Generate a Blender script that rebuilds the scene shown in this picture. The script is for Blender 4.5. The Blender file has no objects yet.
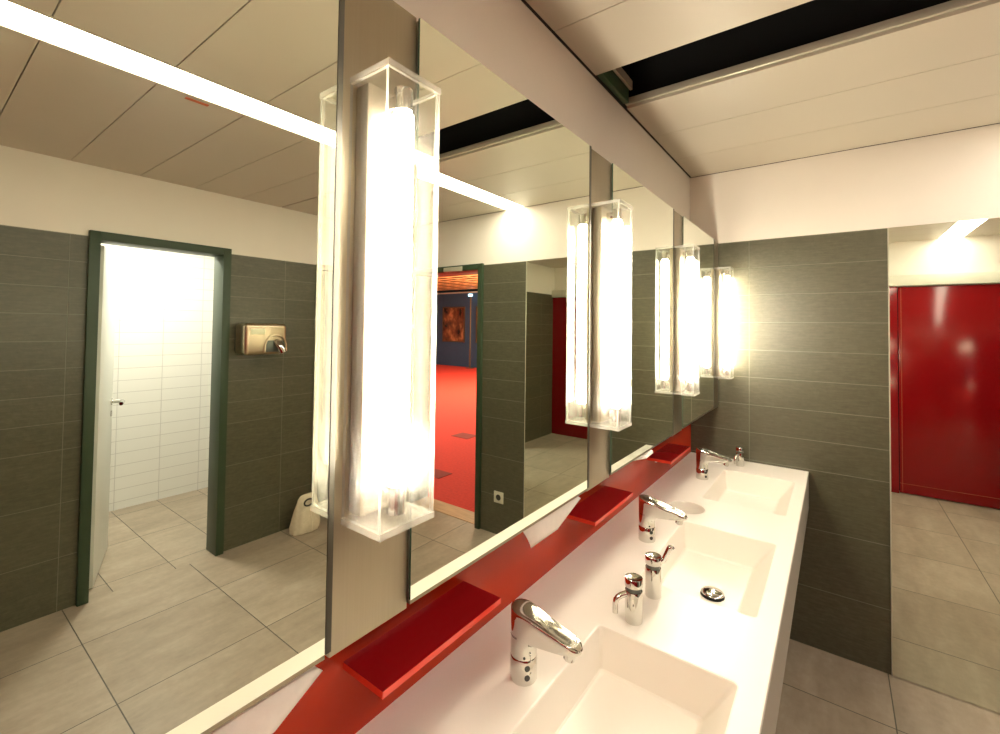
import bpy, bmesh, math, random
from mathutils import Vector, Matrix
random.seed(7)
C = bpy.context.scene.collection
SC = bpy.context.scene
pi = math.pi

# ------------------------------------------------------------------ materials
def newmat(name):
    m = bpy.data.materials.new(name); m.use_nodes = True
    nt = m.node_tree; nt.nodes.clear()
    out = nt.nodes.new('ShaderNodeOutputMaterial')
    return m, nt, out
class N:
    def __init__(s, nt): s.nt = nt
    def node(s, t, **k):
        n = s.nt.nodes.new(t)
        for a, b in k.items(): setattr(n, a, b)
        return n
    def link(s, a, b): s.nt.links.new(a, b)
    def setin(s, sock, v):
        if isinstance(v, bpy.types.NodeSocket): s.link(v, sock)
        else: sock.default_value = v
    def math(s, op, a, b=0.0, c=None, clamp=False):
        n = s.node('ShaderNodeMath', operation=op); n.use_clamp = clamp
        s.setin(n.inputs[0], a); s.setin(n.inputs[1], b)
        if c is not None: s.setin(n.inputs[2], c)
        return n.outputs[0]
    def pos(s):
        g = s.node('ShaderNodeNewGeometry'); x = s.node('ShaderNodeSeparateXYZ')
        s.link(g.outputs['Position'], x.inputs[0]); return x.outputs, g.outputs['Position']
    def mapped(s, scale, vec=None):
        m = s.node('ShaderNodeMapping'); m.inputs['Scale'].default_value = scale
        if vec is None: vec = s.pos()[1]
        s.link(vec, m.inputs['Vector']); return m.outputs[0]
    def noise(s, vec, scale=5, detail=4, rough=.55):
        n = s.node('ShaderNodeTexNoise'); n.inputs['Scale'].default_value = scale
        n.inputs['Detail'].default_value = detail; n.inputs['Roughness'].default_value = rough
        s.link(vec, n.inputs['Vector']); return n.outputs['Fac']
    def ramp(s, fac, stops):
        n = s.node('ShaderNodeValToRGB'); cr = n.color_ramp
        while len(cr.elements) < len(stops): cr.elements.new(.5)
        for e, (p, c) in zip(cr.elements, stops): e.position = p; e.color = (*c, 1)
        s.setin(n.inputs[0], fac); return n.outputs[0]
    def mix(s, fac, a, b):
        n = s.node('ShaderNodeMix', data_type='RGBA')
        s.setin(n.inputs[0], fac)
        for i, v in ((6, a), (7, b)):
            if isinstance(v, tuple): n.inputs[i].default_value = (*v, 1)
            else: s.link(v, n.inputs[i])
        return n.outputs[2]
    def bsdf(s, color=(.8, .8, .8), rough=.5, metal=0, spec=.5, coat=0, aniso=0):
        b = s.node('ShaderNodeBsdfPrincipled')
        if isinstance(color, tuple): b.inputs['Base Color'].default_value = (*color, 1)
        else: s.link(color, b.inputs['Base Color'])
        s.setin(b.inputs['Roughness'], rough); b.inputs['Metallic'].default_value = metal
        b.inputs['Specular IOR Level'].default_value = spec
        b.inputs['Coat Weight'].default_value = coat; b.inputs['Coat Roughness'].default_value = .05
        b.inputs['Anisotropic'].default_value = aniso
        return b
    def bump(s, b, h, dist=.002, strength=1):
        n = s.node('ShaderNodeBump'); n.inputs['Distance'].default_value = dist; n.inputs['Strength'].default_value = strength
        s.link(h, n.inputs['Height']); s.link(n.outputs[0], b.inputs['Normal'])

def plain(name, color, rough=.5, metal=0, spec=.5, coat=0, var=.06, nscale=6, stretch=(1, 1, 1), bump=0, aniso=0):
    m, nt, out = newmat(name); n = N(nt)
    f = n.noise(n.mapped(stretch), nscale, 4)
    lo = tuple(c*(1-var) for c in color); hi = tuple(min(1, c*(1+var)) for c in color)
    col = n.ramp(f, [(.3, lo), (.7, hi)])
    b = n.bsdf(col, rough, metal, spec, coat, aniso)
    if bump: n.bump(b, f, bump)
    n.link(b.outputs[0], out.inputs[0]); return m

def emis(name, color, strength):
    m, nt, out = newmat(name); n = N(nt)
    e = n.node('ShaderNodeEmission'); e.inputs[0].default_value = (*color, 1); e.inputs[1].default_value = strength
    n.link(e.outputs[0], out.inputs[0]); return m

def joint(n, coord, pitch, off, half):
    a = n.math('SUBTRACT', coord, off); a = n.math('DIVIDE', a, pitch)
    fr = n.math('FRACT', a); d = n.math('ABSOLUTE', n.math('SUBTRACT', fr, .5))   # .5 at the joint
    return n.math('GREATER_THAN', d, .5-half/pitch), n.math('FLOOR', a)

def dark_tiles(name, axis, off):
    m, nt, out = newmat(name); n = N(nt); (P, vec) = n.pos()
    u = P[axis]; z = P[2]
    jv, iv = joint(n, u, .6, off, .0016)
    jl, il = joint(n, z, .287, 0, .0016)
    jh, ih = joint(n, z, .1457, .861, .0016)
    hi = n.math('GREATER_THAN', z, .862)
    jz = n.math('ADD', n.math('MULTIPLY', jh, hi), n.math('MULTIPLY', jl, n.math('SUBTRACT', 1, hi)))
    j = n.math('MAXIMUM', jv, jz)
    cell = n.math('ADD', n.math('MULTIPLY', iv, 7.13), n.math('ADD', n.math('MULTIPLY', ih, 3.7), n.math('MULTIPLY', il, 1.31)))
    wn = n.node('ShaderNodeTexWhiteNoise', noise_dimensions='1D'); n.link(cell, wn.inputs['W'])
    st = (3, 3, 22)
    f1 = n.noise(n.mapped(st), 5, 6, .65); f2 = n.noise(n.mapped((1, 1, 1)), 45, 3, .6)
    f = n.math('ADD', n.math('MULTIPLY', f1, .7), n.math('MULTIPLY', f2, .3))
    f = n.math('ADD', f, n.math('MULTIPLY', n.math('SUBTRACT', wn.outputs[0], .5), .07))
    col = n.ramp(f, [(.25, (.052, .050, .028)), (.5, (.081, .077, .045)), (.8, (.128, .120, .076))])
    col = n.mix(j, col, (.17, .165, .115))
    b = n.bsdf(col, .36, 0, .6)
    n.bump(b, n.math('SUBTRACT', f2, n.math('MULTIPLY', j, 1.0)), .0012)
    n.link(b.outputs[0], out.inputs[0]); return m

def white_tiles(name, axis, off):
    m, nt, out = newmat(name); n = N(nt); (P, vec) = n.pos()
    jv, _ = joint(n, P[axis], .305, off, .002); jz, _ = joint(n, P[2], .1, .063, .002)
    j = n.math('MAXIMUM', jv, jz)
    col = n.mix(j, (.80, .78, .72), (.56, .54, .48))
    b = n.bsdf(col, .22); n.bump(b, n.math('SUBTRACT', 1, j), .001)
    n.link(b.outputs[0], out.inputs[0]); return m

def floor_tiles(name, px, ox, py, oy):
    m, nt, out = newmat(name); n = N(nt); (P, vec) = n.pos()
    jx, ix = joint(n, P[0], px, ox, .0022); jy, iy = joint(n, P[1], py, oy, .0022)
    j = n.math('MAXIMUM', jx, jy)
    wn = n.node('ShaderNodeTexWhiteNoise', noise_dimensions='1D')
    cell = n.math('ADD', n.math('MULTIPLY', ix, 5.37), n.math('MULTIPLY', iy, 1.91)); n.link(cell, wn.inputs['W'])
    cb = n.node('ShaderNodeCombineXYZ'); n.link(n.math('MULTIPLY', wn.outputs[0], 9), cb.inputs[2])
    ad = n.node('ShaderNodeVectorMath', operation='ADD'); n.link(vec, ad.inputs[0]); n.link(cb.outputs[0], ad.inputs[1])
    f1 = n.noise(n.mapped((4, 1.1, 1), ad.outputs[0]), 2.6, 7, .62)
    f2 = n.noise(n.mapped((1, 1, 1), ad.outputs[0]), 30, 4, .6)
    f = n.math('ADD', n.math('MULTIPLY', f1, .75), n.math('MULTIPLY', f2, .25))
    f = n.math('ADD', f, n.math('MULTIPLY', n.math('SUBTRACT', wn.outputs[0], .5), .08))
    col = n.ramp(f, [(.3, (.26, .207, .150)), (.52, (.345, .278, .205)), (.75, (.44, .365, .28))])
    col = n.mix(j, col, (.085, .074, .052))
    b = n.bsdf(col, n.math('ADD', .30, n.math('MULTIPLY', f1, .25)), 0, .35)
    n.bump(b, n.math('SUBTRACT', f2, n.math('MULTIPLY', j, 2.0)), .0008)
    n.link(b.outputs[0], out.inputs[0]); return m

def acrylic(name, edge=False, frost=0.0):
    m, nt, out = newmat(name); n = N(nt)
    tr = n.node('ShaderNodeBsdfTransparent'); tr.inputs[0].default_value = (.975, .98, .96, 1)
    gl = n.node('ShaderNodeBsdfGlossy'); gl.inputs['Roughness'].default_value = .01; gl.inputs[0].default_value = (1, 1, 1, 1)
    fr = n.node('ShaderNodeFresnel'); gb = n.node('ShaderNodeNewGeometry')   # same reflectance on both faces of the thin sheet
    n.link(n.math('SUBTRACT', 1.45, n.math('MULTIPLY', gb.outputs['Backfacing'], 1.45-1/1.45)), fr.inputs[0])
    mx = n.node('ShaderNodeMixShader'); n.link(fr.outputs[0], mx.inputs[0]); n.link(tr.outputs[0], mx.inputs[1]); n.link(gl.outputs[0], mx.inputs[2])
    tl = n.node('ShaderNodeBsdfTranslucent'); tl.inputs[0].default_value = (.95, .94, .90, 1)
    df = n.node('ShaderNodeBsdfDiffuse'); df.inputs[0].default_value = (.9, .89, .85, 1)
    ms = n.node('ShaderNodeMixShader'); ms.inputs[0].default_value = .5; n.link(tl.outputs[0], ms.inputs[1]); n.link(df.outputs[0], ms.inputs[2])
    m2 = n.node('ShaderNodeMixShader'); n.link(mx.outputs[0], m2.inputs[1]); n.link(ms.outputs[0], m2.inputs[2])
    if edge: m2.inputs[0].default_value = .30
    elif frost: m2.inputs[0].default_value = frost
    else:   # dust that has settled inside towards the bottom of the case
        P, vec = n.pos()
        g = n.math('MULTIPLY', n.math('SUBTRACT', 1.43, P[2]), 9.0, clamp=True)
        f = n.noise(n.mapped((60, 60, 22)), 1.6, 6, .75)
        f = n.math('MULTIPLY', n.math('SUBTRACT', f, .42), 2.2, clamp=True)
        n.link(n.math('ADD', n.math('MULTIPLY', n.math('MULTIPLY', f, g), .32), .006), m2.inputs[0])
    n.link(m2.outputs[0], out.inputs[0]); return m

def mirror_mat(name, col):
    m, nt, out = newmat(name); n = N(nt)
    f = n.noise(n.mapped((1, 1, 1)), 1.2, 2)
    c = n.ramp(f, [(.3, tuple(x*.995 for x in col)), (.7, col)])
    b = n.bsdf(c, .0, 1.0); n.link(b.outputs[0], out.inputs[0]); return m

M = {}
M['white_wall'] = plain('white paint', (.80, .75, .68), .75, var=.02, nscale=3, bump=.0004)
M['white_wall2'] = plain('white toilet paint', (.8, .79, .75), .6, var=.01)
M['tile_back'] = dark_tiles('slate tile back', 0, .146)
M['tile_back2'] = dark_tiles('slate tile pier', 0, 1.272)
M['tile_side'] = dark_tiles('slate tile side', 1, .566)
M['tile_white'] = white_tiles('white tile', 1, 1.128)
M['floor'] = floor_tiles('stone floor tile', .565, .70, .597, .587)
M['floor_wc'] = floor_tiles('stone floor tile small', .57, .68, .31, .80)
M['ceil'] = plain('ceiling panel enamel', (.58, .525, .43), .42, spec=.4, var=.02, nscale=2)
M['black'] = plain('black void', (.004, .004, .004), .9)
M['rail'] = plain('pale rail', (.55, .52, .42), .35, metal=.3)
M['greenmetal'] = plain('green cable tray', (.04, .09, .035), .5)
M['seal'] = plain('dark seal', (.05, .046, .032), .35)
M['joint'] = plain('dark gap', (.03, .028, .022), .9)
M['frame'] = plain('green frame paint', (.028, .052, .024), .45, var=.08)
M['mirror'] = mirror_mat('mirror silver', (.85, .90, .79))
M['glassedge'] = plain('mirror edge', (.05, .09, .06), .2, spec=.8)
M['steel'] = plain('brushed steel', (.36, .315, .235), .36, metal=1, var=.03, nscale=30, stretch=(.4, 9, .15), aniso=.4)
M['steel2'] = plain('lamp housing steel', (.42, .37, .28), .38, metal=.85, var=.04)
M['chrome'] = plain('chrome', (.66, .65, .61), .06, metal=1, var=.01)
M['darkrubber'] = plain('dark sensor', (.02, .022, .02), .3)
M['gasket'] = plain('smoked collar', (.12, .13, .11), .3, metal=.5)
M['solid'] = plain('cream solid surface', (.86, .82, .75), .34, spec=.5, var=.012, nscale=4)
M['apron'] = plain('shaded apron surface', (.40, .37, .31), .4, spec=.5, var=.012, nscale=4)  # counter cream darkened, the shadow on the apron is put into the colour
M['red'] = plain('red back painted glass', (.46, .034, .010), .12, spec=.2, coat=0, var=.05, nscale=8)
M['shelfred'] = plain('red shelf glass', (.33, .007, .011), .10, spec=.45, coat=0, var=.03)
M['shelfedge'] = plain('red glass edge', (.85, .06, .03), .25, spec=.6)
M['reddoor'] = plain('red lacquer', (.21, .003, .005), .14, spec=.4, coat=0, var=.06, nscale=2)
M['redgroove'] = plain('red groove', (.32, .05, .015), .3)
M['lintel'] = plain('pale lintel', (.66, .65, .55), .5)
M['paper'] = plain('paper towel', (.86, .79, .72), .9, var=.03, nscale=60, bump=.0004)
M['leaf'] = plain('white door leaf', (.66, .66, .60), .4, var=.01)
M['bag'] = plain('canvas', (.66, .58, .43), .9, var=.08, nscale=40, bump=.001)
M['bagseam'] = plain('canvas seam', (.78, .70, .54), .9)
M['bronze'] = plain('warm steel', (.58, .47, .33), .30, metal=1, var=.05, nscale=10)
M['labelw'] = plain('dryer label', (.85, .85, .6), .5)
M['carpet'] = plain('red carpet', (.62, .030, .012), .95, var=.12, nscale=40, bump=.002)
M['carpetdark'] = plain('floor hatch', (.26, .02, .01), .9)
M['wood'] = plain('oak', (.50, .30, .13), .5, var=.2, nscale=5, stretch=(1, 10, 1))
M['woodslat'] = plain('pine slats', (.62, .33, .13), .5, var=.25, nscale=2, stretch=(.5, 8, 1))
M['blue'] = plain('blue display wall', (.03, .075, .15), .7)
M['plastic'] = plain('socket plastic', (.62, .58, .46), .4)
M['brownframe'] = plain('brown metal frame', (.10, .065, .035), .4, metal=.3)
M['darkdoor'] = plain('dark door leaf', (.035, .045, .03), .5)
M['tube'] = emis('lamp tube glow', (1, .875, .70), 66)
M['strip'] = emis('ceiling strip glow', (1, .90, .76), 11.5)
M['acryl'] = acrylic('clear acrylic')
M['acryledge'] = acrylic('acrylic sawn edge', edge=True)
M['acrylbase'] = acrylic('acrylic base plate', frost=.20)
M['sticker'] = plain('small red sticker', (.55, .12, .04), .6)

def picture_mat():
    m, nt, out = newmat('brown abstract picture'); n = N(nt)
    f = n.noise(n.mapped((1.4, 1, 1)), 1.7, 5, .6)
    col = n.ramp(f, [(.35, (.02, .008, .004)), (.5, (.16, .055, .02)), (.62, (.45, .20, .08)), (.75, (.10, .03, .012))])
    b = n.bsdf(col, .25); n.link(b.outputs[0], out.inputs[0]); return m
M['picture'] = picture_mat()

# ------------------------------------------------------------------ mesh builder
class MB:
    def __init__(s): s.v = []; s.f = []; s.mi = []; s.sm = []; s.mats = []
    def slot(s, m):
        if m not in s.mats: s.mats.append(m)
        return s.mats.index(m)
    def add(s, vs, fs, mat, smooth=False):
        o = len(s.v); s.v += [Vector(p) for p in vs]; k = s.slot(mat)
        for f in fs: s.f.append([i+o for i in f]); s.mi.append(k); s.sm.append(smooth)
    def box(s, a, b, mat, bevel=0, seg=2, rot=None, edge=None, thin=None):
        a = Vector(a); b = Vector(b); lo = Vector(map(min, a, b)); hi = Vector(map(max, a, b))
        if not bevel:
            vs = [(x, y, z) for x in (lo.x, hi.x) for y in (lo.y, hi.y) for z in (lo.z, hi.z)]
            fs = [(0, 1, 3, 2), (4, 6, 7, 5), (0, 4, 5, 1), (2, 3, 7, 6), (0, 2, 6, 4), (1, 5, 7, 3)]
            if rot: c, R = rot; vs = [Vector(c)+R@(Vector(p)-Vector(c)) for p in vs]
            if edge:      # thin = axis across the slab: the wide faces keep mat, the rest get edge
                ax = [0, 0, 1, 1, 2, 2]
                for i, f in enumerate(fs): s.add([vs[j] for j in f], [(0, 1, 2, 3)], mat if ax[i] == thin else edge)
            else: s.add(vs, fs, mat)
            return
        bm = bmesh.new(); bmesh.ops.create_cube(bm, size=1)
        for v in bm.verts: v.co = Vector((lo[i]+(v.co[i]+.5)*(hi[i]-lo[i]) for i in range(3)))
        bmesh.ops.bevel(bm, geom=bm.edges[:], offset=bevel, segments=seg, affect='EDGES', profile=.5)
        vs = [v.co.copy() for v in bm.verts]
        if rot: c, R = rot; vs = [Vector(c)+R@(p-Vector(c)) for p in vs]
        fs = [[v.index for v in f.verts] for f in bm.faces]
        sm = [min(abs(x) for x in (f.normal.x-1, f.normal.x+1, f.normal.y-1, f.normal.y+1, f.normal.z-1, f.normal.z+1)) > 1e-3 for f in bm.faces]
        o = len(s.v); s.v += vs; k = s.slot(mat)
        for f, q in zip(fs, sm): s.f.append([i+o for i in f]); s.mi.append(k); s.sm.append(q)
        bm.free()
    def loft(s, rings, mat, cap0=True, cap1=True, smooth=True, closed=True):
        n = len(rings[0]); vs = [p for r in rings for p in r]; fs = []
        for i in range(len(rings)-1):
            for j in range(n if closed else n-1):
                k = (j+1) % n
                fs.append((i*n+j, i*n+k, (i+1)*n+k, (i+1)*n+j))
        s.add(vs, fs, mat, smooth)
        if cap0: s.add(rings[0][::-1], [tuple(range(n))], mat)
        if cap1: s.add(rings[-1], [tuple(range(n))], mat)
    def lathe(s, c, prof, mat, n=28, cap0=True, cap1=True, smooth=True):
        c = Vector(c)
        s.loft([[c+Vector((r*math.cos(2*pi*i/n), r*math.sin(2*pi*i/n), z)) for i in range(n)] for r, z in prof], mat, cap0, cap1, smooth)
    def tube(s, path, r, mat, n=14, cap=True):
        path = [Vector(p) for p in path]; rings = []
        rr = r if isinstance(r, (list, tuple)) else [r]*len(path)
        up = None
        for i, p in enumerate(path):
            t = (path[min(i+1, len(path)-1)]-path[max(i-1, 0)]).normalized()
            if up is None:
                up = Vector((0, 0, 1)) if abs(t.z) < .9 else Vector((1, 0, 0))
            a = t.cross(up).normalized(); up = a.cross(t).normalized()
            rings.append([p+rr[i]*(math.cos(2*pi*k/n)*a+math.sin(2*pi*k/n)*up) for k in range(n)])
        s.loft(rings, mat, cap, cap)
    def obj(s, name, parent=None, loc=(0, 0, 0)):
        me = bpy.data.meshes.new(name)
        L = Vector(parent['_o']) if parent is not None and '_o' in parent else Vector(loc)
        me.from_pydata([p-L for p in s.v], [], s.f); 
        for m in s.mats: me.materials.append(m)
        for p, k, q in zip(me.polygons, s.mi, s.sm): p.material_index = k; p.use_smooth = q
        bm = bmesh.new(); bm.from_mesh(me); bmesh.ops.recalc_face_normals(bm, faces=bm.faces[:]) if not getattr(s, 'keep', False) else None
        bm.to_mesh(me); bm.free(); me.set_sharp_from_angle(angle=math.radians(38)); me.update()
        o = bpy.data.objects.new(name, me); C.objects.link(o)
        if parent is not None:
            o.parent = parent
            if '_o' in parent: o['_o'] = list(L)
        else: o.location = L
        return o
def thing(name, label, cat, loc, group=None):
    o = bpy.data.objects.new(name, None); C.objects.link(o); o.location = loc
    o.empty_display_size = .05; o['_o'] = list(loc); tag(o, label, cat, group); return o
def tag(o, label, cat, group=None):
    o['label'] = label; o['category'] = cat
    if group: o['group'] = group
    return o
def struct(o): o['kind'] = 'structure'; return o
def sbox(name, a, b, mat, bevel=0):
    m = MB(); m.box(a, b, mat, bevel); return struct(m.obj(name))
def copy_thing(root, loc, label):
    r = root.copy(); C.objects.link(r); r.location = loc; r['label'] = label; r['_o'] = list(loc)
    def rec(a, b):
        for ch in list(a.children):
            c = ch.copy(); C.objects.link(c); c.parent = b; rec(ch, c)
    rec(root, r); return r

# ------------------------------------------------------------------ dimensions (mirror plane x = 0)
XW, Y1, YR, W = -.155, 2.734, -.35, 2.827
ZC, ZT, ZB, ZTI = 2.426, 2.030, 1.137, 2.029
ZK, XF, XE, XM, XD0, XD1 = .85, .4065, .716, 1.274, 1.722, 2.46

# ------------------------------------------------------------------ the room
sbox('floor', (XW-.1, YR-.1, -.1), (W+.0, Y1+.03, 0), M['floor'])
sbox('floor_toilet', (W, .02, -.1), (4.36, 2.4, 0), M['floor_wc'])
sbox('wall_left', (XW-.1, YR-.1, 0), (XW, Y1+.2, 2.7), M['white_wall'])

# back wall: tiled piers, opening of the entrance, painted band above
m = MB()
m.box((XW, Y1, 0), (.9, Y1+.2, ZTI), M['tile_back']); m.box((.9, Y1, 0), (XD0-.045, Y1+.2, ZTI), M['tile_back2'])
m.box((XD1+.045, Y1, 0), (W+.1, Y1+.2, ZTI), M['tile_back'])
m.box((XW, Y1+.001, ZTI), (W+.1, Y1+.2, 2.7), M['white_wall'])
m.box((XD0-.045, Y1+.001, ZTI-.0005), (XD1+.045, Y1+.2, ZTI+.01), M['white_wall'])
struct(m.obj('wall_back'))

# right wall (seen in the mirrors) with the toilet door opening
DY0, DY1, DZ = .652, 1.370, 2.060
m = MB()
for (a, b) in ((YR-.1, DY0), (DY1, 2.02), (2.70, Y1)):
    m.box((W, a, 0), (W+.1, b, ZTI), M['tile_side'])
m.box((W+.001, YR-.1, ZTI), (W+.1, DY0, 2.7), M['white_wall']); m.box((W+.001, DY1, ZTI), (W+.1, Y1, 2.7), M['white_wall'])
m.box((W+.001, DY0, DZ), (W+.1, DY1, 2.7), M['white_wall'])
struct(m.obj('wall_right'))
# front wall behind the camera (painted above the red partition)
sbox('wall_front', (XW-.1, YR-.16, 1.98), (W+.1, YR-.05, 2.7), M['white_wall'])

# ceiling of metal planks with thin gaps, one plank missing
m = MB()
seams = [YR-.05, -.05, .25, .555, .86, 1.145, 1.434, 1.713, 2.05, 2.395, Y1-.002]
g = .0018
for a, b in zip(seams[:-1], seams[1:]):
    a_ = a+(.010 if abs(a-1.713) < 1e-6 else 0)
    segs = [(XW+.008, 1.294-.006), (1.469+.006, W-.004)]
    if abs(a-1.434) < 1e-6: segs = [(1.25, 1.288), segs[1]]
    for (x0, x1) in segs:
        m.box((x0, a_+g, ZC), (x1, b-g, ZC+.018), M['ceil'])
struct(m.obj('ceiling'))
m = MB()   # the void above the planks
m.box((XW-.1, YR-.1, 2.72), (W+.1, Y1+.2, 2.74), M['black'])
for a, b in zip(seams[:-1], seams[1:]):
    if abs(a-1.434) > 1e-6: m.box((XW+.002, a-.001, ZC+.03), (W, b+.001, ZC+.034), M['joint'])
m.box((XW+.001, 1.38, ZC+.09), (XW+.006, 1.76, 2.7), M['black'])
m.box((W-.01, YR, ZC+.04), (W, Y1, 2.7), M['black']); m.box((XW, Y1-.004, ZC+.04), (W, Y1, 2.7), M['black'])
m.box((1.255, 1.40, ZC+.02), (1.262, 1.75, 2.7), M['black'])
m.box((XW, 1.385, ZC+.035), (1.3, 1.39, 2.7), M['black']); m.box((XW, 1.76, ZC+.035), (1.3, 1.765, 2.7), M['black'])
struct(m.obj('ceiling_void'))
# metalwork seen in the missing plank
t = thing('ceiling_rail', 'pale metal rail and green tray edging the black gap in the ceiling', 'rail', (XW+.01, 1.434, ZC))
m = MB(); m.box((XW+.012, 1.694, ZC+.002), (1.25, 1.706, ZC+.028), M['rail'], .002); m.obj('rail_bar', t)
m = MB(); m.box((XW+.008, 1.437, ZC+.002), (XW+.03, 1.688, ZC+.060), M['greenmetal'], .002); m.box((XW+.034, 1.437, ZC+.05), (XW+.044, 1.688, ZC+.085), M['rail']); m.obj('cable_tray', t)

# recessed ceiling light line
t = thing('strip_light', 'long glowing white light line recessed in the ceiling along the room', 'light', (1.38, 1.2, ZC))
m = MB(); m.box((1.300, YR-.04, ZC+.004), (1.463, Y1-.006, ZC+.01), M['strip']); m.obj('diffuser', t)
m = MB()
for x0, x1 in ((1.2895, 1.299), (1.464, 1.4735)): m.box((x0, YR-.04, ZC-.001), (x1, Y1-.006, ZC+.02), M['ceil'])
m.obj('frame', t)
m = MB(); m.box((1.497, .655, ZC-.003), (1.515, .735, ZC), M['sticker'], .001)
tag(m.obj('ceiling_sticker'), 'small reddish strip stuck to the ceiling beside the light line', 'sticker')

# dark strips painted in as the shadow line where ceiling meets wall
sbox('shadow_line_1', (XW, YR, ZC-.0015), (XW+.003, Y1, ZC+.02), M['joint'])
sbox('shadow_line_2', (XW, Y1-.003, ZC-.0015), (W, Y1, ZC+.001), M['joint'])

# ------------------------------------------------------------------ toilet room behind door_1
m = MB()
m.box((4.255, .02, 0), (4.36, 2.4, 2.6), M['tile_white']); struct(m.obj('wall_toilet_back'))
sbox('wall_toilet_left', (W+.1, -.08, 0), (4.36, .02, 2.6), M['white_wall2'])
sbox('wall_toilet_right', (W+.1, 2.4, 0), (4.36, 2.5, 2.6), M['white_wall2'])
sbox('ceiling_toilet', (W+.1, .02, 2.42), (4.36, 2.4, 2.5), M['white_wall2'])
m = MB(); FI = .045   # door frame, one structure
FX0, FX1 = W-.028, W+.125
m.box((FX0, DY0-.012, 0), (FX1, DY0+FI-.008, DZ), M['frame'], .002)
m.box((FX0, DY1-FI, 0), (FX1, DY1+.004, DZ), M['frame'], .002)
m.box((FX0, DY0+FI-.008, DZ-.050), (FX1, DY1-FI, DZ), M['frame'], .002)
fr = struct(m.obj('door_1_frame'))
t = thing('door_1', '', 'door', (2.95, .70, 0)); del t['label'], t['category']; struct(t)
ang = math.atan2(.174, .51); R = Matrix.Rotation(ang, 3, 'Z'); hc = Vector((2.95, .695, 0))
m = MB(); m.box((2.955, .697, .01), (3.54, .735, 2.0), M['leaf'], .002, rot=(hc, R)); m.obj('door_leaf', t)
def rp(x, y, z): return hc+R@(Vector((x, y, z))-hc)
m = MB(); m.tube([rp(3.47, .735, 1.01), rp(3.47, .785, 1.01), rp(3.464, .796, 1.01), rp(3.45, .80, 1.01), rp(3.335, .80, 1.01)], .012, M['chrome'], 10)
m.tube([rp(3.47, .734, 1.01), rp(3.47, .742, 1.01)], .024, M['chrome'], 16); m.tube([rp(3.47, .734, .93), rp(3.47, .742, .93)], .02, M['chrome'], 16)
m.obj('door_handle', t)
for z in (.25, 1.75):
    m = MB(); m.tube([rp(2.955, .697, z-.05), rp(2.955, .697, z+.05)], .009, M['chrome'], 10); m.obj('hinge', t)
t = thing('ceiling_lamp', 'round white ceiling lamp of the toilet room behind the door', 'light', (3.5, 1.15, 2.42))
m = MB(); m.lathe((3.5, 1.15, 2.42), [(.15, 0), (.155, -.02), (.15, -.03)], M['leaf'], cap1=False); m.obj('base', t)
m = MB(); m.lathe((3.5, 1.15, 2.42), [(.145, -.025), (.13, -.05), (.08, -.062), (.01, -.066)], emis('toilet lamp glow', (1, .94, .90), 110)); m.obj('lamp_shade', t)

# second, closed door in the right wall (mostly behind the sconce's reflection)
t = bpy.data.objects.new('door_2', None); C.objects.link(t); t.location = (W, 2.36, 0); t['_o'] = [W, 2.36, 0]; struct(t)
m = MB(); m.box((W+.03, 2.05, .005), (W+.07, 2.66, 1.99), M['darkdoor'], .002); m.obj('door_leaf', t)
m = MB()
m.box((W-.02, 2.018, 0), (W+.08, 2.045, 2.035), M['brownframe'], .002); m.box((W-.02, 2.665, 0), (W+.08, 2.705, 2.035), M['brownframe'], .002)
m.box((W-.02, 2.045, 1.995), (W+.08, 2.665, 2.035), M['brownframe'], .002); m.obj('door_frame', t)
m = MB(); m.tube([(W+.03, 2.12, 1.0), (W-.03, 2.12, 1.0), (W-.035, 2.13, 1.0), (W-.035, 2.24, 1.0)], .009, M['chrome'], 10); m.obj('door_handle', t)

# ------------------------------------------------------------------ entrance and hall beyond
t = bpy.data.objects.new('door_3', None); C.objects.link(t); t.location = (XD0, Y1, 0); t['_o'] = [XD0, Y1, 0]; struct(t)
m = MB()
m.box((XD0-.045, Y1-.02, 0), (XD0, Y1+.21, ZTI+.012), M['frame'], .002)
m.box((XD1, Y1-.02, 0), (XD1+.045, Y1+.21, ZTI+.012), M['frame'], .002)
m.box((XD0, Y1-.02, ZTI-.035), (XD1, Y1+.21, ZTI+.012), M['frame'], .002); m.obj('door_frame', t)
m = MB(); m.box((XD0+.16, Y1-.03, 1.994), (XD0+.36, Y1+.02, 2.03), M['rail'], .004); m.obj('door_closer', t)
sbox('floor_threshold', (XD0-.1, Y1+.03, -.1), (XD1+.1, Y1+.20, .003), M['wood'])
sbox('floor_hall', (1.0, Y1+.20, -.12), (17, 13.2, .0), M['carpet'])
m1 = MB(); m1.box((2.72, 3.35, -.001), (3.0, 3.55, .004), M['carpetdark']); tag(m1.obj('floor_hatch'), 'dark square floor hatch in the red hall carpet, nearer to the door', 'hatch')
m1 = MB(); m1.box((3.55, 4.75, -.001), (3.85, 5.0, .004), M['carpetdark']); tag(m1.obj('floor_hatch'), 'faint dark floor hatch in the red hall carpet, deeper in the hall', 'hatch')
sbox('wall_hall_left', (.9, Y1+.2, 0), (1.0, 13.2, 3.2), M['white_wall'])
sbox('wall_hall_right', (17, Y1+.2, 0), (17.1, 13.2, 3.2), M['white_wall'])
sbox('wall_hall_front', (W+.1, Y1+.1, 0), (17, Y1+.2, 3.2), M['white_wall'])
m = MB()
m.box((.9, Y1+.2, 3.15), (17, 13.2, 3.2), M['black'])
y = 6.0
while y < 13.0:
    m.box((2, y, 2.945), (17, y+.16, 2.96), M['woodslat']); y += .42
for i in range(18): m.box((3+i*.8, 6, 2.965), (3.10+i*.8, 13.05, 2.98), M['woodslat'])
struct(m.obj('ceiling_hall'))
t = thing('display_wall', 'dark blue exhibition wall at the far end of the red hall', 'wall panel', (11, 13.1, 0))
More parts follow.
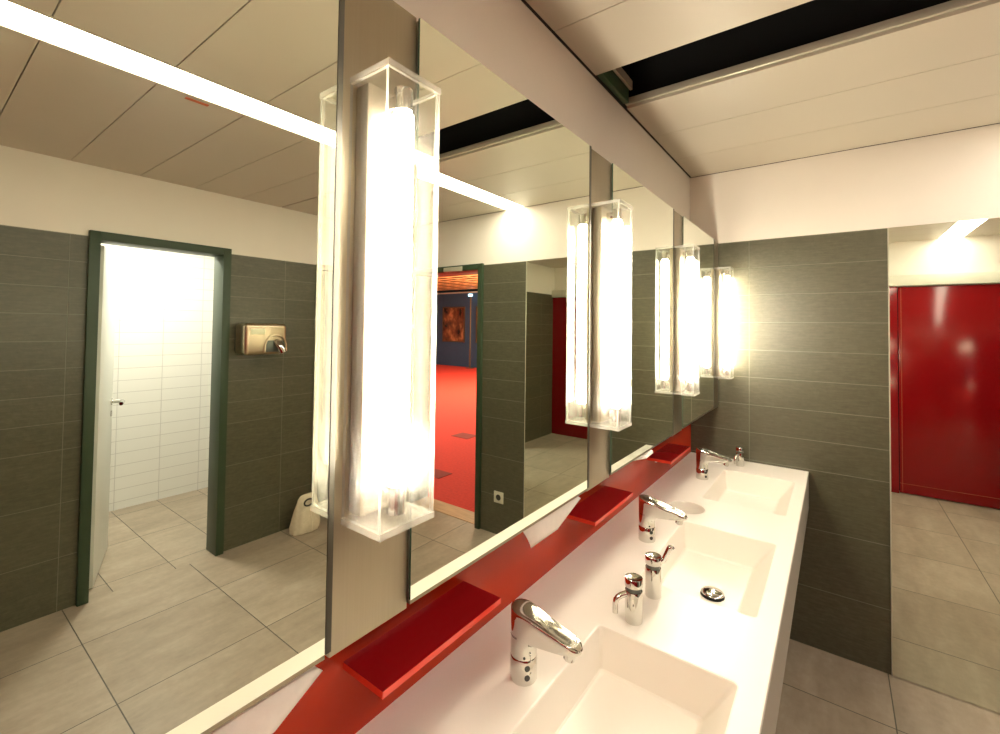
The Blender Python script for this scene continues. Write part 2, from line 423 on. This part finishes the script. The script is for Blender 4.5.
m = MB(); m.box((5, 13.08, 0), (17, 13.16, 2.82), M['blue'], .005); m.obj('panel', t)
m = MB(); m.box((5, 13.06, 2.82), (17, 13.18, 2.87), M['rail'], .004); m.obj('top_rail', t)
for (x0, x1, lb) in ((10.86, 12.02, 'framed brown abstract picture, whole, on the blue wall of the hall'), (9.2, 10.30, 'framed brown picture on the blue wall, cut by the doorway edge')):
    t = thing('picture', lb, 'picture', ((x0+x1)/2, 13.07, .93), 'pictures on the blue wall')
    m = MB(); m.box((x0+.04, 13.055, .97), (x1-.04, 13.066, 2.26), M['picture']); m.obj('canvas', t)
    m = MB()
    m.box((x0, 13.04, .93), (x0+.045, 13.08, 2.3), M['brownframe']); m.box((x1-.045, 13.04, .93), (x1, 13.08, 2.3), M['brownframe'])
    m.box((x0+.045, 13.04, .93), (x1-.045, 13.08, .975), M['brownframe']); m.box((x0+.045, 13.04, 2.255), (x1-.045, 13.08, 2.3), M['brownframe']); m.obj('frame', t)
t = thing('light_stand', 'thin tall metal stand with a small bright spotlight before the blue wall', 'stand', (10.36, 12.8, 0))
m = MB(); m.tube([(10.36, 12.8, .02), (10.36, 12.8, 2.68)], .03, M['brownframe'], 10); m.obj('pole', t)
m = MB(); m.lathe((10.36, 12.8, 0), [(.16, 0), (.16, .015), (.04, .03)], M['brownframe']); m.obj('base', t)
m = MB(); m.box((10.29, 12.72, 2.66), (10.43, 12.84, 2.75), emis('spot glow', (.5, .8, 1), 3), .02); m.obj('lamp_head', t)
# hall lights: unseen overhead lamps, plus an uplight added to brighten the slats
def area(name, loc, sx, sy, power, col, rot=(0, 0, 0)):
    l = bpy.data.lights.new(name, 'AREA'); l.shape = 'RECTANGLE'; l.size = sx; l.size_y = sy; l.energy = power; l.color = col
    o = bpy.data.objects.new(name, l); C.objects.link(o); o.location = loc; o.rotation_euler = rot; return o
area('hall_light', (8.5, 5.6, 2.88), 3, 2.6, 260, (1, .9, .78))
area('hall_light', (5.0, 10.0, 2.88), 3, 4, 420, (1, .85, .65))
area('hall_fill_uplight', (5.5, 10.5, .4), 2, 3, 520, (1, .8, .55), (pi, 0, 0))

# ------------------------------------------------------------------ red partition behind the camera
t = thing('red_partition', 'wide glossy red partition with door facing the back mirror', 'partition', (1.35, YR, 0))
m = MB(); m.box((XW, YR-.05, 0), (1.00, YR, 1.985), M['reddoor'], .002); m.obj('panel', t)
m = MB(); m.box((1.78, YR-.05, 0), (W, YR, 1.985), M['reddoor'], .002); m.obj('panel', t)
m = MB(); m.box((1.006, YR-.048, .012), (1.772, YR-.004, 1.98), M['reddoor'], .002); d = m.obj('door', t)
m = MB(); m.box((1.006, YR-.0045, .098), (1.772, YR-.002, .102), M['redgroove']); m.box((1.024, YR-.0045, .012), (1.028, YR-.002, 1.98), M['redgroove']); m.obj('groove', d)
m = MB(); m.box((1.66, YR-.01, .0), (1.80, YR+.012, .025), M['chrome'], .004); m.obj('floor_pivot', t)
m = MB(); m.box((XW, YR-.05, 1.99), (W, YR+.035, 2.09), M['lintel'], .003); tag(m.obj('lintel_box'), 'pale flat lintel box above the glossy red partition', 'lintel')

# ------------------------------------------------------------------ mirrors, steel pillars, sconces
pil = [(.344, .474), (1.090, 1.234), (1.854, 1.992), (2.603, Y1-.002)]
mir = [(YR+.01, .335), (.477, 1.082), (1.237, 1.846), (1.995, 2.595)]
names = ['largest mirror panel, showing the open toilet door and hand dryer', 'mirror panel right of the nearest sconce, showing the red carpeted hall',
         'narrow-looking mirror panel between the second and third sconces, showing dark tiles', 'smallest-looking mirror panel between the two sconces nearest the back wall']
for (a, b), lb in zip(mir, names):
    t = thing('mirror_cabinet', lb, 'mirror', (0, (a+b)/2, ZB), 'mirror panels above the washbasins')
    m = MB(); m.box((-.004, a, ZB), (0, b, ZT), M['glassedge'], 0)
    m.mats.append(M['mirror']); m.mi[1] = 1   # the face towards the room is silvered
    m.obj('mirror_glass', t)
    m = MB(); m.box((XW+.008, a+.001, ZB+.002), (-.0042, b-.001, ZT-.002), M['steel2']); m.obj('cabinet_body', t)
    m = MB(); m.box((-.0035, b+.0004, ZB), (.0012, b+.0080, ZT), M['seal']); m.obj('edge_seal', t)
    m = MB(); m.box((-.012, a, ZB-.006), (-.0005, b, ZB-.0005), M['steel'], 0); m.obj('bottom_trim', t)
pl = ['brushed steel strip behind the nearest sconce', 'brushed steel strip behind the second sconce from the camera', 'brushed steel strip behind the third sconce from the camera', 'brushed steel strip behind the sconce at the back wall']
for (a, b), lb in zip(pil, pl):
    m = MB(); m.box((XW+.008, a, ZB-.012), (-.0045, b, ZT), M['steel'], .001)
    tag(m.obj('wall_mounted_steel_strip', loc=(-.01, (a+b)/2, ZB)), lb, 'panel', 'steel strips between the mirrors')

LZ0, LZ1 = 1.290, 1.882
def sconce(yc, label):
    t = thing('wall_sconce', label, 'wall lamp', (0, yc, LZ0), 'acrylic sconces between the mirrors')
    y0, y1, X = yc-.0455, yc+.0445, .0745
    m = MB(); T = .0045
    A, E = M['acryl'], M['acryledge']
    m.box((X-T, y0, LZ0+.008), (X, y1, LZ1-.008), A, edge=E, thin=0)
    m.box((-.0042, y0, LZ0+.008), (X-T, y0+T, LZ1-.008), A, edge=E, thin=1)
    m.box((-.0042, y1-T, LZ0+.008), (X-T, y1, LZ1-.008), A, edge=E, thin=1)
    m.keep = True; m.obj('acrylic_case', t)
    m = MB(); m.box((-.0042, y0-.001, LZ1-.008), (X+.001, y1+.001, LZ1), A, edge=E, thin=2); m.keep = True; m.obj('top_plate', t)
    m = MB(); m.box((-.0042, y0-.001, LZ0), (X+.001, y1+.001, LZ0+.008), M['acrylbase'], edge=E, thin=2); m.keep = True; m.obj('bottom_plate', t)
    m = MB(); m.box((-.0043, yc-.036, LZ0+.012), (.022, yc+.036, LZ1-.0085), M['steel2'], .003); m.obj('housing', t)
    m = MB(); m.lathe((.050, yc, 0), [(.010, 1.342), (.0142, 1.350), (.0145, 1.36), (.0145, 1.822), (.0142, 1.832), (.010, 1.838)], M['tube'], 24)
    m.obj('fluorescent_tube', t)
    for z0, z1 in ((1.305, 1.3415), (1.8385, 1.868)):
        m = MB(); m.lathe((.050, yc, 0), [(.0125, z0), (.0125, z1)], M['chrome'], 20); m.box((.02, yc-.006, (z0+z1)/2-.008), (.045, yc+.006, (z0+z1)/2+.008), M['chrome'], .001); m.obj('socket', t)
    return t
s0 = sconce(.403, 'nearest acrylic wall sconce with glowing tube, the largest in view')
for yc, lb in ((1.147, 'second glowing acrylic sconce from the camera'), (1.905, 'third glowing acrylic sconce from the camera'), (2.668, 'smallest-looking glowing acrylic sconce, beside the back wall tiles')):
    copy_thing(s0, (0, yc, LZ0), lb)

# mirror on the back wall
t = thing('wall_mirror', 'tall floor-length mirror on the back wall showing the red partition', 'mirror', ((XE+XM)/2, Y1, 0))
m = MB(); m.box((XE, Y1-.008, .004), (XM, Y1-.001, ZTI-.001), M['glassedge']); m.mats.append(M['mirror']); m.mi[2] = 1; m.obj('mirror_glass', t)
m = MB(); m.box((XE-.004, Y1-.010, .0), (XE, Y1-.0005, ZTI), M['rail']); m.box((XM, Y1-.010, 0), (XM+.004, Y1-.0005, ZTI), M['rail']); m.obj('edge_trim', t)

# ------------------------------------------------------------------ red splashback and shelves
m = MB(); m.box((XW+.0005, YR+.005, ZK+.0005), (XW+.007, Y1-.001, ZB+.0), M['red']); tag(m.obj('splashback', loc=(XW, 1.2, ZK)), 'long glossy red glass strip between washbasin counter and mirrors', 'splashback')
sl = [((.465, .770), 'red glass shelf nearest the camera, under the nearest sconce'), ((1.230, 1.534), 'middle red glass shelf, partly behind the hanging paper towel'), ((1.985, 2.298), 'red glass shelf farthest back, near the back wall')]
for (a, b), lb in sl:
    t = thing('glass_shelf', lb, 'shelf', (XW, (a+b)/2, .975), 'red glass shelves on the splashback')
    m = MB(); x0, x1 = XW+.0075, -.045
    m.box((x0, a, .976), (x1, b, .9875), M['shelfred'], 0, edge=M['shelfedge'], thin=2); m.obj('shelf_plate', t)
    for y in (a+.05, b-.05):
        m = MB(); m.box((x0, y-.012, .962), (x0+.03, y+.012, .9755), M['chrome'], .001); m.obj('bracket', t)

# ------------------------------------------------------------------ washbasin counter
def rrect(x0, x1, y0, y1, r, z, n=5):
    pts = []
    for cx, cy, a0 in ((x1-r, y0+r, -pi/2), (x1-r, y1-r, 0), (x0+r, y1-r, pi/2), (x0+r, y0+r, pi)):
        for i in range(n+1):
            a = a0+pi/2*i/n; pts.append(Vector((cx+r*math.cos(a), cy+r*math.sin(a), z)))
    return pts
def circ(cx, cy, r, z, n=40): return [Vector((cx+r*math.cos(2*pi*i/n), cy+r*math.sin(2*pi*i/n), z)) for i in range(n)]
counter = thing('washbasin_counter', 'long cream counter with three sunken rectangular basins under the mirrors', 'washbasin', (.12, 1.2, ZK))
basins = [(.065, .357, .530, 1.017), (.068, .357, 1.274, 1.745), (.068, .361, 2.030, 2.508)]
hole = (.043, 1.883, .064)
YA = YR+.008
bm = bmesh.new()
def loop(pts):
    vs = [bm.verts.new(p) for p in pts]
    return [bm.edges.new((vs[i], vs[(i+1) % len(vs)])) for i in range(len(vs))]
es = loop([Vector((XW+.001, YA, ZK)), Vector((XF-.003, YA, ZK)), Vector((XF-.003, Y1-.001, ZK)), Vector((XW+.001, Y1-.001, ZK))])
LR = .004
for b in basins: es += loop(rrect(b[0]-LR, b[1]+LR, b[2]-LR, b[3]+LR, .014, ZK))
es += loop(circ(hole[0], hole[1], hole[2]+.003, ZK))
bmesh.ops.triangle_fill(bm, use_beauty=True, use_dissolve=False, edges=es, normal=(0, 0, 1))
bm.verts.ensure_lookup_table(); bm.verts.index_update()
m = MB(); m.add([v.co.copy() for v in bm.verts], [[v.index for v in f.verts] for f in bm.faces], M['solid']); bm.free()
def ring(r, z): return [Vector((p[0], p[1], z)) for p in r]
# front nosing and apron, one slab
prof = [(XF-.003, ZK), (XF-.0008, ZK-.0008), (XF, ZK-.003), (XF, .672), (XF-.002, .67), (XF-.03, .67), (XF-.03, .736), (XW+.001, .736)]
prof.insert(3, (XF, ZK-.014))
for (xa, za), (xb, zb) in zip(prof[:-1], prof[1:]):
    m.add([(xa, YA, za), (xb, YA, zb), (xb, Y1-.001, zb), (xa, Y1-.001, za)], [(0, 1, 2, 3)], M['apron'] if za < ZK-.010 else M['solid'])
m.keep = True
m.obj('worktop', counter)
for k, b in enumerate(basins):
    m = MB(); x0, x1, y0, y1 = b
    d = .105
    rings = [rrect(x0-LR, x1+LR, y0-LR, y1+LR, .014, ZK), rrect(x0-.001, x1+.001, y0-.001, y1+.001, .011, ZK-.0012), rrect(x0, x1, y0, y1, .010, ZK-.004)]
    ra = rrect(x0, x1, y0, y1, .010, ZK-.004); rb = rrect(x0+.004, x1-.060, y0+.002, y1-.002, .010, ZK-.097)
    rc = rrect(x0+.007, x1-.064, y0+.005, y1-.005, .010, ZK-.1015); rd = rrect(x0+.012, x1-.070, y0+.010, y1-.010, .012, ZK-.103)
    m.loft(rings, M['solid'], cap0=False, cap1=False)
    m.loft([ra, rb], M['solid'], cap0=False, cap1=False)
    m.loft([rb, rc, rd], M['solid'], cap0=False, cap1=False)
    cx, cy = .212, (y0+y1)/2
    rf = [Vector((cx+.03*math.cos(a), cy+.03*math.sin(a), ZK-.109)) for a in [math.atan2(p.y-cy, p.x-cx) for p in rd]]
    m.loft([rd, rf], M['solid'], cap0=False, cap1=True, smooth=False); m.keep = True
    bo = m.obj('basin', counter)
    m = MB(); zc = ZK-.108
    m.lathe((cx, cy, zc), [(.031, 0), (.034, .001), (.034, .003), (.030, .004)], M['darkrubber'], 28)
    m.obj('drain_ring', bo)
    m = MB(); m.lathe((cx, cy, zc+.006), [(.020, -.004), (.0315, 0), (.033, .003), (.031, .006), (.024, .0085), (.012, .0105), (.002, .011)], M['chrome'], 32)
    m.obj('drain_plug', bo)
m = MB(); cx, cy, r = hole
m.loft([circ(cx, cy, r+.003, ZK), circ(cx, cy, r+.0008, ZK-.001), circ(cx, cy, r, ZK-.004), circ(cx, cy, r, ZK-.035), circ(cx, cy, r, ZK-.25)], M['solid'], cap0=False, cap1=True)
m.obj('waste_hole', counter)
# cupboard-less underside: two steel wall brackets carrying the counter
for y in (1.15, 1.88):
    m = MB(); m.box((XW+.001, y-.02, .50), (XW+.04, y+.02, .7355), M['steel'], .002); m.box((XW+.04, y-.02, .70), (.2, y+.02, .7355), M['steel'], .002); m.obj('bracket', counter)

# ------------------------------------------------------------------ faucets
def ell(c, u, v, a, b, n=28, p=2.0):
    out = []
    for i in range(n):
        t = 2*pi*i/n; ct, st = math.cos(t), math.sin(t)
        out.append(c+u*a*math.copysign(abs(ct)**(2/p), ct)+v*b*math.copysign(abs(st)**(2/p), st))
    return out
def faucet(yc, label):
    x0 = .010
    t = thing('faucet', label, 'faucet', (x0, yc, ZK), 'sensor faucets on the counter')
    m = MB()
    m.lathe((x0, yc, 0), [(.0262, ZK+.0), (.0272, ZK+.002), (.0268, ZK+.046), (.0258, ZK+.0475)], M['chrome'], 32)
    base = m.obj('base', t)
    # one smooth head: a slanting oval top, sides that sweep back under the spout into the round column
    m = MB(); n = 56; sl = -.225; xb = x0-.0265; xt = .138
    def top(x): return .992+sl*(x-xb)
    def zu(x): return .930+.10*max(0, x-.036)
    O = []; Ci = []
    for i in range(n):
        a = 2*pi*i/n; ca, sa = math.cos(a), math.sin(a)
        Ci.append((x0+.0265*ca, yc+.0265*sa))
        if ca > 0:     # front half stretched out to the tip
            e = abs(ca)**.62; px = x0+(xt-x0)*e
            tt = (px-x0)/(xt-x0); w = (.0265-.0085*tt)
            wy = w*math.sqrt(max(0, 1-max(0, (tt-.86)/.14)**2))
            O.append((px, yc+math.copysign(wy, sa) if abs(sa) > 1e-6 else yc))
        else: O.append(Ci[-1])
    def ringf(g, zf, ins=0):
        r = []
        for (ox, oy), (cx_, cy_) in zip(O, Ci):
            px = ox+(cx_-ox)*g; py = oy+(cy_-oy)*g
            mx_ = (x0+.3*(px-x0)); 
            px += (.06-px)*ins; py += (yc-py)*ins
            r.append(Vector((px, py, zf(px, ox))))
        return r
    th = lambda ox: .050-.030*max(0, min(1, (ox-x0)/(xt-x0)))
    side = [ringf(1, lambda p, o: ZK+.0485), ringf(1, lambda p, o: .905), ringf(1, lambda p, o: .919),
            ringf(.97, lambda p, o: .925), ringf(.84, lambda p, o: zu(p)+.006), ringf(.60, lambda p, o: zu(p)+.010), ringf(.35, lambda p, o: zu(p)+.008),
            ringf(.16, lambda p, o: zu(p)+.006), ringf(.06, lambda p, o: zu(p)+.008), ringf(.015, lambda p, o: (zu(p)*.55+top(p)*.45)), ringf(0, lambda p, o: zu(p)*.25+top(p)*.75), ringf(0, lambda p, o: top(p)-.0025), ringf(0, lambda p, o: top(p)-.001, .02)]
    m.loft(side, M['chrome'], cap1=False)
    tops = [ringf(0, lambda p, o: top(p)-.001, .02), ringf(0, lambda p, o: top(p)+.0004, .06), ringf(0, lambda p, o: top(p)+.0004, .14), ringf(0, lambda p, o: top(p)-.0008, .3), ringf(0, lambda p, o: top(p)-.0018, .6), ringf(0, lambda p, o: top(p)-.0022, .97)]
    m.loft(tops, M['chrome'], cap0=False)
    head = m.obj('spout', t)
    ax = Vector((1, 0, sl)).normalized(); up = Vector((-ax.z, 0, ax.x)); S = Vector((xb, yc, top(xb))); L = (xt-xb)/ax.x
    # outlet under the tip
    tip = S+ax*(L-.020)-up*.024
    m = MB(); m.tube([tip+up*.012, tip, tip-up*.008], [.0118, .0118, .0112], M['chrome'], 20); m.tube([tip-up*.008, tip-up*.0095], .009, M['darkrubber'], 16); m.obj('outlet', head)
    for z in (ZK+.034, ZK+.016):
        m = MB(); d = Vector((math.cos(-.72), math.sin(-.72), 0)); c = Vector((x0, yc, z))
        m.tube([c+d*.0255, c+d*.0276], .0056, M['darkrubber'], 16); m.obj('sensor', base)
    m = MB(); c = Vector((x0, yc, ZK+.054)); d = Vector((math.cos(-.95), math.sin(-.95), 0)); m.tube([c+d*.0255, c+d*.0272], .0026, M['darkrubber'], 12); m.obj('indicator', base)
    return t
f0 = faucet(.775, 'nearest chrome sensor faucet, over the basin in the foreground')
copy_thing(f0, (.010, 1.515, ZK), 'middle chrome sensor faucet, beside the round waste hole')
copy_thing(f0, (.010, 2.29, ZK), 'chrome sensor faucet farthest back, over the last basin')

# ------------------------------------------------------------------ soap dispensers
def dispenser(x, y, h, r, heading, mode, label, parent_name='soap_dispenser'):
    t = thing(parent_name, label, 'soap dispenser', (x, y, ZK), 'chrome soap dispensers on the counter')
    m = MB(); m.lathe((x, y, ZK), [(r*.97, 0), (r, .001), (r, h*.70), (r*.98, h*.71)], M['chrome'], 28); m.obj('body', t)
    m = MB(); m.lathe((x, y, ZK), [(r*.86, h*.71), (r*.86, h*.80)], M['gasket'], 28); m.obj('collar', t)
    m = MB(); m.lathe((x, y, ZK), [(r*.99, h*.80), (r*1.03, h*.81), (r*1.03, h*.985), (r*.98, h), (r*.8, h*.985), (r*.45, h*.97), (r*.02, h*.965)], M['chrome'], 28); m.obj('push_cap', t)
    d = Vector((math.cos(heading), math.sin(heading), 0)); c = Vector((x, y, ZK+h*.64)); z = Vector((0, 0, 1))
    m = MB()
    if mode == 'down':
        m.tube([c+d*r*.8, c+d*(r+.010)-z*.004, c+d*(r+.018)-z*.008, c+d*(r+.023)-z*.014, c+d*(r+.025)-z*.022, c+d*(r+.025)-z*.044], .0068, M['chrome'], 14)
    else:
        c = Vector((x, y, ZK+h*.84))
        m.tube([c+d*r*.8, c+d*(r+.006)+z*.008, c+d*(r+.020)+z*.040, c+d*(r+.022)+z*.043, c+d*(r+.026)+z*.044, c+d*(r+.029)+z*.040], [.0065, .0065, .007, .007, .006, .0045], M['chrome'], 14)
    m.obj('spout', t); return t
dispenser(.124, 1.080, .103, .0205, math.radians(222), 'down', 'chrome soap dispenser nearest the camera with spout bent downwards')
dispenser(.128, 1.212, .104, .0200, math.radians(20), 'up', 'chrome soap dispenser with raised angled spout, just behind the nearest one')
dispenser(.118, 2.625, .095, .0190, math.radians(250), 'down', 'small chrome soap dispenser at the back end of the counter')

# ------------------------------------------------------------------ paper towels hanging under the mirrors
def towel(name, top, bot, label, sag=.01):
    # top and bot: matching lists of points; lofted sheet with real thickness
    m = MB(); n = 6; k = len(top); V = []; 
    for i in range(n+1):
        f = i/n
        for a, b in zip(top, bot):
            p = Vector(a).lerp(Vector(b), f); p.x += sag*math.sin(pi*f); V.append(p)
    F = [(i*k+j, i*k+j+1, (i+1)*k+j+1, (i+1)*k+j) for i in range(n) for j in range(k-1)]
    m.add(V, F, M['paper'], True)
    o = m.obj(name, loc=tuple(Vector(top[0]))); s = o.modifiers.new('thick', 'SOLIDIFY'); s.thickness = .0008
    return tag(o, label, 'paper towel', 'paper towels hanging below the mirrors')
towel('hanging_paper_towel', [(-.035, .02, 1.1305), (-.035, .15, 1.1305), (-.035, .27, 1.1305), (-.035, .318, 1.1305)], [(.035, .0, 1.075), (.012, .15, 1.072), (-.012, .28, 1.075), (-.03, .352, 1.094)], 'wide crumpled paper towel sticking out under the largest mirror', .004)
towel('hanging_paper_towel', [(-.02, .800, 1.1305), (-.02, .88, 1.1305), (-.02, .95, 1.1305), (-.02, 1.04, 1.1305)], [(-.012, .834, 1.075), (-.012, .89, 1.075), (-.012, .948, 1.075), (-.012, 1.068, 1.112)], 'flat white paper towel hanging beside the middle red shelf', .004)
# its lower right corner is folded away: cut by the slanting end of the sheet
towel('hanging_paper_towel', [(-.03, 1.40, 1.1305), (-.025, 1.47, 1.1305), (-.02, 1.54, 1.1305), (-.015, 1.60, 1.1305)], [(-.02, 1.395, 1.128), (-.01, 1.46, 1.120), (.002, 1.53, 1.112), (.010, 1.575, 1.122)], 'short curled paper towel under the third mirror panel', .006)

# ------------------------------------------------------------------ hand dryer, bag, socket
def dryer():
    t = thing('hand_dryer', 'warm steel wall hand dryer with chrome nozzle on dark tiles', 'hand dryer', (W, 1.56, 1.32))
    x1 = W-.001; x0 = W-.165; y0, y1, z0, z1 = 1.415, 1.705, 1.335, 1.552
    m = MB(); m.box((x0, y0, z0), (x1, y1, z1), M['bronze'], .028, 5); body = m.obj('body', t)
    m = MB(); m.box((x0-.004, y0+.035, z1-.075), (x0+.01, y0+.13, z1-.035), M['labelw'], .003); m.obj('label_window', body)
    m = MB(); # arched recess hood
    pts = []
    for i in range(13):
        a = pi*i/12; pts.append((x0-.004, y0+.205-.075*math.cos(a), z0+.02+.115*math.sin(a)**.6))
    m.tube(pts, .007, M['bronze'], 8)
    m.box((x0-.002, y0+.138, z0+.018), (x0+.01, y0+.272, z0+.10), M['gasket'], .003); m.obj('nozzle_recess', body)
    m = MB(); m.tube([(x0+.01, y0+.215, z0+.085), (x0-.02, y0+.218, z0+.075), (x0-.04, y0+.225, z0+.05), (x0-.052, y0+.235, z0+.012)], [.028, .028, .026, .024], M['chrome'], 20)
    m.obj('nozzle', t)
dryer()
def bag():
    t = thing('drawstring_bag', 'cream canvas bag with dark round handle standing against the dark tiles', 'bag', (2.67, 1.885, 0))
    c = Vector((2.70, 1.895, 0)); m = MB(); rings = []
    for k, (z, ay, ax) in enumerate([(0.0, .100, .062), (.006, .112, .072), (.05, .114, .078), (.11, .103, .068), (.17, .092, .056), (.215, .080, .042), (.25, .068, .028), (.266, .055, .018), (.272, .04, .010)]):
        r = []
        for i in range(40):
            a = 2*pi*i/40; w = 1+.05*math.sin(5*a+k*.6)+.03*math.sin(11*a-k)
            r.append(c+Vector((ax*w*math.cos(a)-.012*z/.27, ay*w*math.sin(a)+.012*math.sin(z*9), z)))
        rings.append(r)
    m.loft(rings, M['bag']); m.obj('body', t)
    m = MB(); pts = []
    for i in range(21):
        a = 2*pi*i/20; pts.append((c.x-.062-.2*(.222-.228), c.y-.008+.034*math.cos(a), .226+.024*math.sin(a)))
    m.tube(pts, .006, M['darkrubber'], 8, cap=False); m.obj('handle', t)
    m = MB(); m.tube([(c.x-.080, c.y+.012, .02), (c.x-.082, c.y+.010, .08), (c.x-.068, c.y+.008, .14), (c.x-.045, c.y+.004, .20)], .0035, M['bagseam'], 6); m.obj('seam', t)
bag()
t = thing('power_socket', 'small square wall socket low on the dark tiles beside the hall doorway', 'socket', (1.503, Y1, .236))
m = MB(); m.box((1.46, Y1-.010, .238), (1.546, Y1-.001, .322), M['plastic'], .004); m.obj('cover_plate', t)
m = MB(); m.tube([(1.503, Y1-.0105, .28), (1.503, Y1-.009, .28)], .022, M['darkrubber'], 24); m.obj('socket_hole', t)

# ------------------------------------------------------------------ camera, world, view
f, yaw, pitch, roll = 451.4079, math.radians(36.6107), math.radians(1.4429), math.radians(.7044)
R0 = Vector((math.cos(yaw), math.sin(yaw), 0)); F0 = Vector((-math.sin(yaw)*math.cos(pitch), math.cos(yaw)*math.cos(pitch), math.sin(pitch)))
U0 = R0.cross(F0)
Rr = math.cos(roll)*R0+math.sin(roll)*U0; Ur = math.cos(roll)*U0-math.sin(roll)*R0
cam = bpy.data.cameras.new('camera'); co = bpy.data.objects.new('camera', cam); C.objects.link(co)
co.matrix_world = Matrix(((Rr.x, Ur.x, -F0.x, .516), (Rr.y, Ur.y, -F0.y, 0), (Rr.z, Ur.z, -F0.z, 1.551), (0, 0, 0, 1)))
cam.sensor_fit = 'HORIZONTAL'; cam.sensor_width = 36; cam.lens = 36*f/1000; cam.shift_y = -51.7745/1000; cam.clip_start = .01
SC.camera = co
w = bpy.data.worlds.new('world'); SC.world = w; w.use_nodes = True
w.node_tree.nodes['Background'].inputs[0].default_value = (.02, .02, .02, 1); w.node_tree.nodes['Background'].inputs[1].default_value = .3
SC.view_settings.view_transform = 'Standard'; SC.view_settings.look = 'None'; SC.view_settings.gamma = 1; SC.view_settings.exposure = .88
SC.view_settings.use_curve_mapping = False
cy = SC.cycles
cy.use_denoising = True; cy.max_bounces = 14; cy.diffuse_bounces = 6; cy.glossy_bounces = 8; cy.transparent_max_bounces = 24; cy.transmission_bounces = 8
cy.sample_clamp_indirect = 8; cy.blur_glossy = .5; cy.caustics_reflective = True; cy.use_adaptive_sampling = False
for o in bpy.data.objects:
    if '_o' in o: del o['_o']
